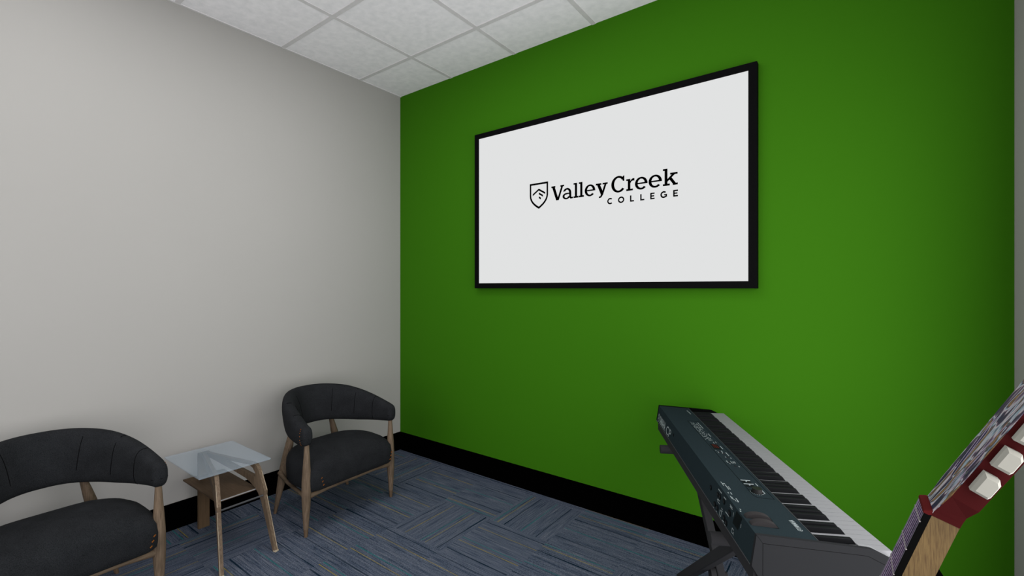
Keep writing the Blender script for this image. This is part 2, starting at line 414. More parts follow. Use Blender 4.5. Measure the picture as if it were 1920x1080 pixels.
    sh += [bar(1.3866,1.9915,xc,2.0235), bar(xc,2.0235,1.4845,1.9945), bar(xc,1.9985,1.4675,1.9790), bar(xc,1.9730,1.4515,1.9625)]
    flat(sh, 'logo_shield')
    tag(root, 'large black framed screen showing a college logo, mounted on the green wall', 'screen')
make_tv()

# ------------------------------------------------------------------ armchairs
def cat_rom(P, n):
    out = []
    P = [Vector(p) for p in P]; Q = [P[0]*2 - P[1]] + P + [P[-1]*2 - P[-2]]
    for i in range(1, len(Q) - 2):
        for k in range(n):
            u = k / n; a, b, c, d = Q[i-1], Q[i], Q[i+1], Q[i+2]
            out.append(.5 * ((2*b) + (c - a)*u + (2*a - 5*b + 4*c - d)*u*u + (3*b - a - 3*c + d)*u*u*u))
    out.append(Q[-2]); return out

def make_armchair():
    root = empty('armchair')
    # backrest: half = (x, y, zc, half height, half thickness, lean)
    half = [(.252,.295,.553,.053,.031,0.00),(.20,.292,.559,.063,.036,0.0),(.10,.270,.573,.082,.041,.06),(.00,.238,.585,.100,.043,.12),
            (-.085,.190,.598,.111,.044,.18),(-.155,.131,.605,.116,.044,.24),(-.195,.068,.608,.119,.044,.27),(-.208,0,.608,.120,.044,.28)]
    full = [Vector((a, b, c)) for a, b, c, *_ in half] + [Vector((a, -b, c)) for a, b, c, *_ in half[:-1]][::-1]
    prm = [Vector((d, e, f)) for *_, d, e, f in half] + [Vector((d, e, f)) for *_, d, e, f in half[:-1]][::-1]
    NS = 8
    C = cat_rom(full, NS); R = cat_rom(prm, NS); n = len(C); NR = 40
    def frame(i):
        T = (C[min(i+1, n-1)] - C[max(i-1, 0)]); T.z *= .3; T.normalize()
        Nn = T.cross(Vector((0,0,1))).normalized()            # sideways, horizontal
        if Nn.dot(Vector((C[i].x - .10, C[i].y, 0))) < 0: Nn = -Nn   # pointing outwards
        Up = (Vector((0,0,1)) + Nn * R[i].z).normalized()
        return T, Nn, Up
    def ring(i, sc=1.0, ofs=0.0):
        T, Nn, Up = frame(i); hh, ht = R[i].x * (.35 + .65*sc if sc < 1 else 1), R[i].y * sc
        hh = R[i].x * sc if sc < 1 else R[i].x
        pts = []
        for k in range(NR):
            a = 2*pi*k/NR; ca, sa = cos(a), sin(a); ex = 2/2.7
            pts.append(C[i] + T*ofs + Nn * (ht * math.copysign(abs(ca)**ex, ca)) + Up * (hh * math.copysign(abs(sa)**ex, sa)))
        return pts
    rings = []
    caps = [(.30,.0225),(.62,.0205),(.82,.0150),(.94,.0075)]
    T0 = frame(0)[0]; T1 = frame(n-1)[0]
    for s_, o_ in caps: rings.append([p for p in ring(0, s_, -o_)])
    rings += [ring(i) for i in range(n)]
    for s_, o_ in caps[::-1]: rings.append(ring(n-1, s_, o_))
    back = build('backrest', MB().loft(rings), M['fabric'], root, smooth=True, angle=80)
    def surf(i, a, lift=0.0):
        T, Nn, Up = frame(i); ca, sa = cos(a), sin(a); ex = 2/2.7
        return C[i] + Nn * ((R[i].y + lift) * math.copysign(abs(ca)**ex, ca)) + Up * ((R[i].x + lift) * math.copysign(abs(sa)**ex, sa))
    # seams on the inner face (a = pi is the inner side)
    for i, a0, a1 in ((14, 72, 245), (25, 80, 104), (25, 132, 205), (39, 134, 200), (73, 134, 200), (87, 80, 104), (87, 132, 205), (98, 72, 245)):
        i = min(max(i, 1), n-2)
        pts = [surf(i, radians(a0 + (a1-a0)*k/14), .0004) for k in range(15)]
        build('seam', MB().path(pts, .0013, 6), M['seam'], back)
    for sgn, i in ((0, 1), (n-1, n-2)):
        pass
    # front fold line across each arm end
    for e, i in ((-1, 0), (1, n-1)):
        T, Nn, Up = frame(i); hh, ht = R[i].x, R[i].y
        pts = []
        for q in range(9):
            a = radians(180 - 180*q/8)
            pts.append(C[i] + T*(e*.0235*sin(a)*.95 + 0) + Nn*(ht*1.0*cos(a)) - Up*.012)
        build('seam', MB().path(pts, .0011, 6), M['seam'], back)
        # zigzag stitching on the outer face
        mb = MB(); st = 3 if i == 0 else n-4
        for q in range(8):
            a = radians(-52 + 92*q/7)
            p = surf(i + (2 if i == 0 else -2), a, .0006)
            p2 = surf(i + (3 if i == 0 else -3), a + .10, .0006) 
            d = (p2 - p) * .42
            mb.path([p, p + d], .0020, 6)
        build('stitching', mb, M['stitch'], back)
    # seat cushion: superellipse plan, domed
    mb = MB(); NU = 64
    def plan(k, shrink, rad):
        # rounded rectangle, narrower towards the back
        hx, hy = .207 - shrink, .291 - shrink; rad = min(rad, hx*.98, hy*.98); q = k / NU * 4; side = int(q) % 4; f_ = q - int(q)
        cx, cy = ((1,1),(-1,1),(-1,-1),(1,-1))[side]; nx, ny = ((-1,1),(-1,-1),(1,-1),(1,1))[side]
        if f_ < .5:
            a = radians(90*side + 90*f_*2); x = cx*(hx-rad) + rad*cos(a); y = cy*(hy-rad) + rad*sin(a)
        else:
            u = (f_-.5)*2; a = radians(90*side + 90); x0 = cx*(hx-rad) + rad*cos(a); y0 = cy*(hy-rad) + rad*sin(a)
            x1 = nx*(hx-rad) + rad*cos(a); y1 = ny*(hy-rad) + rad*sin(a); x = x0 + (x1-x0)*u; y = y0 + (y1-y0)*u
        w_ = max(0, (.10 - (x + .085)) / .322); return .085 + x, y * (1 - .55 * w_**1.5)
    prof = [(.241,.075,.05),(.2415,.028,.05),(.244,.009,.05),(.252,.001,.052),(.275,-.003,.056),(.31,-.004,.058),(.345,-.001,.065),(.370,.008,.09),(.388,.026,.10),(.402,.052,.11),(.413,.086,.12),(.421,.125,.13),(.4255,.165,.14),(.427,.205,.15)]
    rings = []
    for z, s_, rr in prof: rings.append([Vector((*plan(i, s_, rr), z + (.018 if z > .3 else 0) * ((z-.3)/.12))) for i in range(NU)])
    seat = build('seat_cushion', mb.loft(rings), M['fabric'], root, smooth=True, angle=80)
    # stitches near both front corners of the cushion
    for sg in (-1, 1):
        mb = MB()
        for q in range(3):
            z = .270 + .021*q
            y = sg * (.219 + .006*q if sg < 0 else .252 + .006*q); 
            mb.path([(.292+.0025, y - .003, z - .003), (.292+.0030, y + .004*1, z + .004)], .0026, 6)
        build('stitching', mb, M['stitch'], seat)
    # legs
    def leg(p0, p1, prof_, flat=1.0, tip=.045):
        """turned leg from foot p0 to top p1; prof_ = list of (t, radius)"""
        p0, p1 = Vector(p0), Vector(p1); d = p1 - p0
        def rg(tt, r): 
            c = p0 + d * tt
            return [c + Vector((r * cos(2*pi*k/20), r * flat * sin(2*pi*k/20), 0)) for k in range(20)]
        def rad(tt):
            for (a, ra), (b, rb) in zip(prof_, prof_[1:]):
                if a <= tt <= b:
                    u = (tt-a)/(b-a); u = u*u*(3-2*u) if False else u; return ra + (rb-ra)*u
            return prof_[-1][1]
        tt = tip / d.length
        N_ = 22
        o = build('leg', MB().loft([rg(tt + (1-tt)*k/N_, rad(tt + (1-tt)*k/N_)) for k in range(N_+1)]), M['wood'], root, smooth=True, angle=60)
        build('leg_tip', MB().loft([rg(0, rad(0)*.92), rg(.01, rad(0)*1.0), rg(tt, rad(tt)*.985)]), M['wood_tip'], o, smooth=True, angle=60)
    pf = [(0,.0098),(.08,.0130),(.2,.0172),(.34,.0222),(.46,.0245),(.58,.0243),(.70,.0215),(.84,.0165),(1,.0118)]
    for sg in (-1, 1): leg((.249, sg*.2975, 0), (.249, sg*.292, .515), pf)
    pr = [(0,.0100),(.08,.0135),(.22,.0190),(.38,.0265),(.50,.0300),(.62,.0290),(.78,.0250),(.9,.0195),(1,.0145)]
    for sg in (-1, 1): leg((-.153, sg*.255, 0), (-.165, sg*.132, .505), pr, .9)
    # rails
    def rail(name, P, r0, r1, m):
        pts = cat_rom(P, 6); k = len(pts); R_ = []; 
        for i, p in enumerate(pts):
            t_ = (pts[min(i+1,k-1)] - pts[max(i-1,0)]).normalized(); a = t_.cross(Vector((0,0,1))).normalized(); b = a.cross(t_)
            u = abs(2*i/(k-1) - 1); r = r1 + (r0-r1)*u**3
            R_.append([p + a*(r*cos(2*pi*j/14)*.9) + b*(r*sin(2*pi*j/14)) for j in range(14)])
        build(name, MB().loft(R_), m, root, smooth=True, angle=60)
    rail('front_rail', [(.249,-.29,.217),(.264,-.15,.2315),(.272,0,.2340),(.264,.15,.2315),(.249,.29,.217)], .0170, .0095, M['wood_y'])
    rail('back_rail', [(-.158,-.222,.225),(-.165,0,.219),(-.158,.222,.225)], .016, .011, M['wood_y'])
    for sg in (-1, 1):
        rail('side_rail', [(-.156, sg*.222, .236),(-.05, sg*.238,.212),(.12, sg*.262,.205),(.245, sg*.292,.209)], .016, .0115, M['wood_x'])
    build('seat_board', MB().box(-.10, .245, -.19, .19, .226, .2425), M['wood_x'], root)
    return root
chair = make_armchair()
chair.location = (.42, -.929, 0); chair.rotation_euler.z = radians(2.0)
tag(chair, 'dark charcoal upholstered armchair nearest the corner of grey and green walls', 'armchair', 'charcoal armchairs along the grey wall')
chair2 = copy_tree(chair)
chair2.location = (.42, -2.181, 0); chair2.rotation_euler.z = radians(2.0)
tag(chair2, 'dark charcoal upholstered armchair at the left edge, cut off, left of the glass table', 'armchair', 'charcoal armchairs along the grey wall')

# ------------------------------------------------------------------ side table
def make_table():
    root = empty('side_table', (0, 0, 0))
    yc = -1.512
    gt = build('glass_top', MB().box(.078, .556, -1.690, -1.347, .4385, .4465), M['glass'], root, bevel=.002)
    gt['label'] = 'translucent pale glass tabletop'
    pl = build('back_leg', MB().box(.100, .116, yc-.028, yc+.028, 0, .430), M['plank'], root)
    # bent side frames: profile in (s, z), s runs from the back leg to the front foot
    out = [(.0,.436),(.425,.436),(.444,.431),(.458,.418),(.470,.398),(.512,.303),(.510,.278),(.594,.0),(.576,.0),(.486,.246),(.462,.286),(.440,.308),(.400,.332),(.362,.348),(.248,.375),(.034,.417),(.0,.422)]
    hole = [(.200,.4205),(.393,.423),(.420,.411),(.438,.390),(.444,.366),(.206,.4105)]
    for sg, foot in ((1, (.689, -1.373)), (-1, (.700, -1.655))):
        b0 = Vector((.116, yc + sg*.012, 0)); d = (Vector((*foot, 0)) - b0); k = d.length / .594; d.normalize(); nn = Vector((-d.y, d.x, 0)) * sg
        # triangulate profile with hole through bmesh
        bm = bmesh.new()
        def loop(P): 
            vs = [bm.verts.new(b0 + d*(s_*k) + Vector((0,0,z))) for s_, z in P]; return [bm.edges.new((vs[i], vs[(i+1) % len(vs)])) for i in range(len(vs))]
        es = loop(out) + loop(hole)
        r = bmesh.ops.triangle_fill(bm, edges=es, use_beauty=True, use_dissolve=False)
        ex = bmesh.ops.extrude_face_region(bm, geom=list(bm.faces))
        bmesh.ops.translate(bm, vec=nn * .019 * -1, verts=[v for v in ex['geom'] if isinstance(v, bmesh.types.BMVert)])
        bmesh.ops.recalc_face_normals(bm, faces=bm.faces)
        me = bpy.data.meshes.new('side_frame'); bm.to_mesh(me); bm.free(); me.materials.append(M['wood'])
        o = bpy.data.objects.new('side_frame', me); COL.objects.link(o); o.parent = root
        # pale ply edge line down the front of each leg and its pale foot end
        e = MB()
        for (sa, za), (sb, zb) in (((.470,.398),(.512,.303)), ((.510,.278),(.594,0.0))):
            pa = b0 + d*(sa*k + .0004) + Vector((0,0,za)) - nn*.0030; pb = b0 + d*(sb*k + .0004) + Vector((0,0,zb+.001)) - nn*.0030
            e.path([pa, pb], .0011, 6)
        build('ply_edge', e, M['ply'], o)
        f0 = b0 + d*(.584*k)
        build('foot_cap', MB().obox(f0 + Vector((0,0,.004)) - nn*.0095 + d*.003, d*.0085, nn*.0098, (0,0,.004)), M['ply'], o)
    # shelf with a steel front edge, and the round stretcher bar
    sh = build('shelf', MB().add([(.094,-1.608,.292),(.102,-1.406,.292),(.538,-1.409,.292),(.540,-1.605,.292),(.094,-1.608,.300),(.102,-1.406,.300),(.538,-1.409,.300),(.540,-1.605,.300)],
        [(0,1,2,3),(7,6,5,4),(0,4,5,1),(1,5,6,2),(2,6,7,3),(3,7,4,0)]), M['shelf'], root)
    build('shelf_edge', MB().path([(.542,-1.605,.2985),(.540,-1.409,.2985)], .0032, 8), M['steel'], sh)
    build('stretcher', MB().tube((.612,-1.637,.280),(.603,-1.398,.279), .0045, 14), M['steel_dark'], root, smooth=True)
    tag(root, 'small glass-topped side table with splayed wooden legs and lower shelf, between two armchairs', 'table')
make_table()

# ------------------------------------------------------------------ stage piano (local frame: x = along the keyboard from the far end, y = across towards the player)
KA = Vector((2.289, -.210, 0)); KANG = atan2(-.871, .492)
def make_piano():
    root = empty('stage_piano', (KA.x, KA.y, .640), KANG)
    # local y points to +U = (.871,.492) which is left-normal of the long direction
    Lk = 1.251; Z = -.640
    def top(u): return .765 - .0625*u + Z
    def P(name, mb, m, par=root, **k): return build(name, mb, m, par, **k)
    P('base', MB().box(.0, Lk, -.004, .300, 0, .040), M['base'])
    body = MB()
    body.prism([(0,.765+Z),(.145,.756+Z),(.145,.70+Z),(.14,.677+Z),(-.0115,.687+Z),(-.0115,.691+Z)], lambda u, z: (.012, u, z), lambda u, z: (Lk, u, z))
    bo = P('control_panel', body, M['panel'])
    P('trim_strip', MB().box(.0, Lk, -.0128, -.0100, .6865+Z, .6885+Z), M['steel_dark'], bo)
    P('trim_strip', MB().box(.012, Lk, .1445, .1458, .7555+Z, .7568+Z), M['steel_dark'], bo)
    P('key_bed', MB().box(.0, Lk, .140, .306, .040, .073), M['endblack'])
    P('key_slip', MB().box(.0, Lk, .300, .3085, .0, .080), M['base'])
    cheek = [(0,.7655+Z),(.145,.7565+Z),(.25,.7495+Z),(.262,.7475+Z),(.304,.727+Z),(.312,.700+Z),(.312,.640+Z),(.004,.640+Z),(.004,.663+Z),(-.0115,.689+Z)]
    P('end_cheek', MB().prism(cheek, lambda u, z: (-.004, u, z), lambda u, z: (.0125, u, z)), M['endblack'])
    near = P('end_cheek', MB().prism(cheek, lambda u, z: (Lk, u, z), lambda u, z: (Lk + .010, u, z)), M['cheek'])
    near['label'] = 'charcoal grey end plate'
    # seam of the inset plate on the near cheek
    ins = [(.0145,.7455+Z),(.25,.7320+Z),(.309,.7030+Z),(.309,.655+Z),(.024,.655+Z),(.014,.668+Z)]
    sm = MB()
    for a, b in zip(ins, ins[1:] + ins[:1]): sm.path([(Lk+.0100, *a), (Lk+.0100, *b)], .0005, 4)
    sm.path([(Lk+.0100, *ins[0]), (Lk+.0100, .0, .7655+Z)], .0004, 4)
    P('plate_seam', sm, M['seam'], near)
    P('key_block', MB().prism([(.236,.7500+Z),(.262,.7470+Z),(.308,.7230+Z),(.308,.700+Z),(.236,.700+Z)], lambda u, z: (Lk-.012 - (u-.236)*.1, u, z), lambda u, z: (Lk, u, z)), M['wkey'])
    # keys
    x_end, n_w = Lk - .010, 52; kw = (x_end - .016) / n_w
    names = ['A','B','C','D','E','F','G']
    wt = .7385 + Z; 
    for i in range(n_w):
        a = x_end - i*kw; b = a - kw + .0012
        mb = MB().prism([(.146,wt),(.314,wt-.001),(.3155,wt-.003),(.3155,wt-.020),(.306,wt-.022),(.146,wt-.022)], lambda u, z: (b, u, z), lambda u, z: (a, u, z))
        P('white_key', mb, M['wkey'])
        if names[i % 7] in 'ACDFG' and i < n_w - 1:
            c = x_end - (i+1)*kw; h = .0066
            # tapered black key with sloped front
            y0, y1 = .146, .247
            vs = []
            for (yy, zz, hw) in ((y0, wt-.004, h), (y1+.0025, wt-.004, h), (y1-.0105, wt+.0128, h-.0014), (y0, wt+.0138, h-.0014)):
                vs += [(c-hw, yy, zz), (c+hw, yy, zz)]
            mb = MB().add(vs, [(0,2,3,1),(2,4,5,3),(4,6,7,5),(6,0,1,7),(0,6,4,2),(1,3,5,7)])
            P('black_key', mb, M['bkey'], bevel=.0012, bseg=2, smooth=True)
    # printing helpers on the sloped top
    def on(x, u, lift=.0006): return Vector((x, u, top(u) + lift))
    pr = MB(); rnd = random.Random(3)
    def dash(x0, x1, u0, u1, mb=pr, lift=.0006):
        mb.add([on(x0,u0,lift), on(x1,u0,lift), on(x1,u1,lift), on(x0,u1,lift)], [(0,1,2,3)])
    # voice list: small rows of print
    for r in range(5):
        x = .272 + .004*r
        while x < .515:
            wd = rnd.choice((.006,.009,.013))
            if rnd.random() < .8: dash(x, x + wd, .087 + .0058*r, .0893 + .0058*r)
            x += wd + rnd.choice((.004,.006,.010))
    dash(.272,.300,.1195,.1222); dash(.306,.362,.1195,.1222); dash(.43,.47,.1195,.1222)
    for x0, x1, u0, u1 in ((.064,.074,.1225,.1275),(.077,.084,.1225,.1270),(.087,.128,.1245,.1280),(.535,.55,.118,.120),(.54,.56,.108,.110),(.586,.618,.1205,.1235),
        (.640,.650,.088,.090),(.652,.668,.092,.094),(.64,.66,.107,.110),(.662,.674,.104,.106),(.655,.69,.119,.122),(.702,.712,.103,.105),(.708,.718,.1185,.1215),
        (.745,.754,.092,.096),(.757,.764,.092,.096),(.745,.766,.1065,.1085),(.748,.764,.1120,.1145),(.745,.762,.1175,.1205),(.766,.775,.097,.099),(.786,.796,.1195,.1225),
        (.928,.948,.1205,.1235),(.976,1.002,.1205,.1235),(.985,.998,.1175,.1195)):
        dash(x0, x1, u0, u1)
    # marks along the back edge of the top
    pe = MB()
    for x0, x1, u0, u1 in ((.945,.975,.0125,.0145),(.955,.960,.0150,.022),(.965,1.0,.019,.0215),(.975,.998,.0245,.0265),(1.020,1.028,.009,.0115),(1.020,1.034,.0165,.019),
        (1.045,1.066,.0075,.0095),(1.050,1.072,.0105,.0120),(1.066,1.078,.0135,.0150),(1.058,1.080,.0190,.0215),(1.072,1.084,.0175,.0190),(1.124,1.132,.0070,.0095),(1.136,1.143,.0030,.0060)):
        dash(x0, x1, u0, u1, pe)
    P('rear_edge_print', pe, M['print'], bo)
    P('panel_print', pr, M['print'], bo)
    # thin engraved outline of the control field
    ol = MB(); cs = [(.254,.081),(1.020,.081),(1.034,.088),(1.034,.1345),(.254,.1345)]
    for a, b in zip(cs, cs[1:] + cs[:1]): ol.path([on(*a, .0001), on(*b, .0001)], .0007, 4)
    P('panel_groove', ol, M['seam'], bo)
    dsp = MB(); dsp.add([on(.568,.0885), on(.628,.0885), on(.628,.116), on(.568,.116)], [(0,1,2,3)]); 
    d_ = P('display', dsp, M['hole'], bo)
    dg = MB()
    for k in range(3):     # digits drawn as seven-segment strokes
        x = .612 - .0145*k
        for (xa, xb, ua, ub) in ((.001,.008,0,.0012),(.001,.008,.0075,.0087),(.001,.008,.015,.0162),(.001,.0020,0,.0083),(.0070,.008,.0083,.0162)):
            dash(x-.009+xa, x-.009+xb, .0945+ua, .0945+ub, dg, .0010)
    P('digits', dg, M['red_led'], d_)
    # buttons beside the display, faders, knob
    for x, u in ((.658,.099),(.672,.108),(.708,.110),(.757,.101),(.79,.110)):
        P('button', MB().box(x-.004, x+.004, u-.0025, u+.0025, top(u)-.001, top(u)+.002), M['cheek'], bo)
    for x in (.925, .953):
        for u in (.0905, .1045): 
            q = MB(); q.add([on(x-.012+.002,u-.006), on(x+.012-.002,u-.006), on(x+.012-.002,u+.006), on(x-.012+.002,u+.006)], [(0,1,2,3)])
            P('fader_slot', q, M['hole'], bo)
        q = MB().box(x-.0135, x-.0115, .083, .112, top(.1)+.0002, top(.1)+.0022); P('fader', q, M['print'], bo)
        dash2 = MB().box(x-.006, x-.003, .0955, .0995, top(.1)+.0002, top(.1)+.004); P('fader_cap', dash2, M['print'], bo)
    kb = P('knob', MB().tube((.996,.1015,top(.1)), (.996,.1015,top(.1)+.0125), .0145, 28, .0130), M['knob'], bo, smooth=True)
    tk = MB()
    for k in range(17):
        a = radians(-30 + 240*k/16); tk.tube((.996+.0185*sin(a), .1015-.0185*cos(a), top(.1)), (.996+.0185*sin(a), .1015-.0185*cos(a), top(.1)+.0012), .0009, 6)
    P('dial_dots', tk, M['print'], bo)
    P('knob_skirt', MB().tube((.996,.1015,top(.1)), (.996,.1015,top(.1)+.0010), .0168, 28), M['hole'], kb)
    # pitch and modulation wheels, half sunk
    for x0, x1 in ((1.158,1.175), (1.195,1.212)):
        uc, hu, hh = .038, .032, .0140
        seg = [(uc - hu*cos(pi*k/20)*1.0, top(uc - hu*cos(pi*k/20)) + hh*sin(pi*k/20) - .001) for k in range(21)]
        P('wheel', MB().prism(seg, lambda u, z: (x0, u, z), lambda u, z: (x1, u, z)), M['wheel'], bo, smooth=True, angle=20)
        P('wheel_slot', MB().box(x0-.002, x1+.002, uc-hu-.002, uc+hu+.002, top(uc)-.006, top(uc)-.0012), M['hole'], bo)
    # lettering
    def text(body_, size, origin, xd, yd, name, bold=0.0, squeeze=1.0, italic=0.0):
        cu = bpy.data.curves.new(name, 'FONT'); cu.body = body_; cu.size = size; cu.offset = bold; cu.resolution_u = 3; cu.shear = italic
        ob = bpy.data.objects.new(name, cu); COL.objects.link(ob); bpy.context.view_layer.update()
        me = bpy.data.meshes.new_from_object(ob); COL.objects.unlink(ob); bpy.data.objects.remove(ob)
        xd, yd = Vector(xd).normalized(), Vector(yd).normalized(); o0 = Vector(origin)
        for v in me.vertices: v.co = o0 + xd*(v.co.x*squeeze) + yd*v.co.y
        me.materials.clear(); me.materials.append(M['print'])
        o = bpy.data.objects.new(name, me); COL.objects.link(o); o.parent = bo; return o
    # back face: runs along +x, up along the slanted face
    bk = Vector((0, -.0115, -.075)); ub = (-bk).normalized(); nb = Vector((0,-1,0))
    def back(x, z): 
        u = -.0115 * (.765 - z)/.075; return Vector((x, u - .0008, z + Z))
    text('YAMAHA', .052, back(.066,.695), (1,0,0), ub, 'brand_lettering', .0012, .66)
    text('CP', .056, back(.222,.694), (1,0,0), ub, 'model_lettering', 0.0, 1.42, .18)
    em = MB(); c0 = back(.0455,.7125)
    ring_o = [c0 + Vector((1,0,0))*.0165*cos(2*pi*k/24) + ub*.0205*sin(2*pi*k/24) for k in range(24)]
    ring_i = [c0 + Vector((1,0,0))*.0140*cos(2*pi*k/24) + ub*.0175*sin(2*pi*k/24) for k in range(24)]
    em.add(ring_o + ring_i, [(k, (k+1)%24, 24+(k+1)%24, 24+k) for k in range(24)])
    for a in (90, 210, 330):
        dr = Vector((1,0,0))*cos(radians(a))*.0150 + ub*sin(radians(a))*.0190; pp = dr.cross(nb).normalized()*.0016
        em.add([c0 - dr*.2 - pp, c0 + dr - pp, c0 + dr + pp, c0 - dr*.2 + pp], [(0,1,2,3)])
    P('emblem', em, M['print'], bo)
    text('YAMAHA', .0168, on(1.2025,.1295,.0008), (-1,0,0), (0,-1,.0625), 'brand_lettering', .0006, .66)
    em = MB(); c0 = on(1.2085,.1235,.0008); ex, ey = Vector((-1,0,0)), Vector((0,-1,.0625)).normalized()
    ro = [c0 + ex*.0052*cos(2*pi*k/20) + ey*.0065*sin(2*pi*k/20) for k in range(20)]; ri = [c0 + ex*.0040*cos(2*pi*k/20) + ey*.0050*sin(2*pi*k/20) for k in range(20)]
    em.add(ro + ri, [(k, (k+1)%20, 20+(k+1)%20, 20+k) for k in range(20)])
    for a in (90, 210, 330):
        dr = ex*cos(radians(a))*.0045 + ey*sin(radians(a))*.0055; pp = dr.cross(Vector((0,0,1))).normalized()*.0008
        em.add([c0 - pp, c0 + dr - pp, c0 + dr + pp, c0 + pp], [(0,1,2,3)])
    P('emblem', em, M['print'], bo)
    # sockets along the back
    def jack(x, z, r=.0075):
        p = back(x, z); P('socket', MB().tube(p + Vector((0,.001,0)), p - Vector((0,.0018,0)), r, 16), M['hole'], bo)
        P('socket_hole', MB().tube(p - Vector((0,.0015,0)), p - Vector((0,.0024,0)), r*.45, 12), M['base'], bo)
    for x, z, r in ((.371,.728,.0065),(.912,.731,.0075),(.979,.739,.0070),(.997,.740,.0080),(.966,.703,.0085),(.991,.704,.0085),(1.034,.742,.0080),(1.085,.733,.0095),(1.053,.703,.0085),(1.073,.699,.0085)): jack(x, z, r)
    # recessed mains inlet
    P('power_inlet', MB().add([back(1.127,.760), back(1.168,.760), back(1.154,.721), back(1.113,.721)], [(0,1,2,3)]), M['hole'], bo)
    bp_ = MB()
    def bd(x0, x1, z0, z1): bp_.add([back(x0,z0), back(x1,z0), back(x1,z1), back(x0,z1)], [(0,1,2,3)])
    for a in ((.975,1.005,.7525,.7555),(.980,.988,.7225,.727),(.984,1.0,.7265,.7285),(.984,1.004,.7195,.7215),(1.026,1.046,.7515,.7545),(1.022,1.032,.7165,.7185),(1.024,1.034,.7115,.7135),
              (1.078,1.098,.7535,.7555),(1.080,1.100,.7495,.7520),(1.055,1.085,.7215,.7240),(1.042,1.054,.6905,.6930),(1.062,1.070,.6875,.6900),(.958,.964,.6895,.6920),(.984,.990,.6895,.692),
              (1.110,1.112,.736,.748),(1.168,1.170,.735,.745),(1.118,1.130,.7065,.7085),(1.116,1.118,.697,.7085),(1.118,1.128,.696,.698),(1.130,1.132,.694,.704)): bd(*a)
    for a in ((1.012,1.028,.7075,.7090),(1.012,1.028,.693,.6945),(1.012,1.0145,.693,.709),(1.0255,1.028,.693,.709)): bd(*a)
    P('back_print', bp_, M['print'], bo)
    P('rubber_foot', MB().tube((.9, .15, 0), (.9, .15, -.0005), .01, 12), M['endblack'])
    tag(root, 'dark teal-black stage piano with white keys, standing against the green wall', 'piano')
make_piano()

def make_piano_stand():
    root = empty('keyboard_stand', (KA.x, KA.y, 0), KANG)
    def P(n, mb, **k): return build(n, mb, M['stand'], root, **k)
    for x in (.243, 1.010):
        P('support_arm', MB().tube((x, -.038, .6205), (x, .300, .6205), .0190, 28), smooth=True)
    def bar(name, x0, z0, x1, z1, u):
        a = Vector((x1-x0, 0, z1-z0)); L_ = a.length; a.normalize(); n_ = Vector((-a.z, 0, a.x))
        return P(name, MB().obox(((x0+x1)/2, u, (z0+z1)/2), a*(L_/2), n_*.0185, (0,.0150,0)), bevel=.003)
    bar('leg', .247, .612, .985, .022, .105)
    bar('leg', 1.006, .612, .240, .022, .052)
    P('pivot_bolt', MB().tube((.640, .068, .292), (.640, .130, .292), .0125, 20), smooth=True)
    P('pivot_washer', MB().tube((.640, .069, .292), (.640, .088, .292), .024, 24), smooth=True)
    for x in (.240, .985):
        P('foot_bar', MB().tube((x, .040, .0185), (x, .30, .0185), .0180, 20), smooth=True)
    tag(root, 'dark grey crossed-leg metal stand under the stage piano', 'stand')
make_piano_stand()

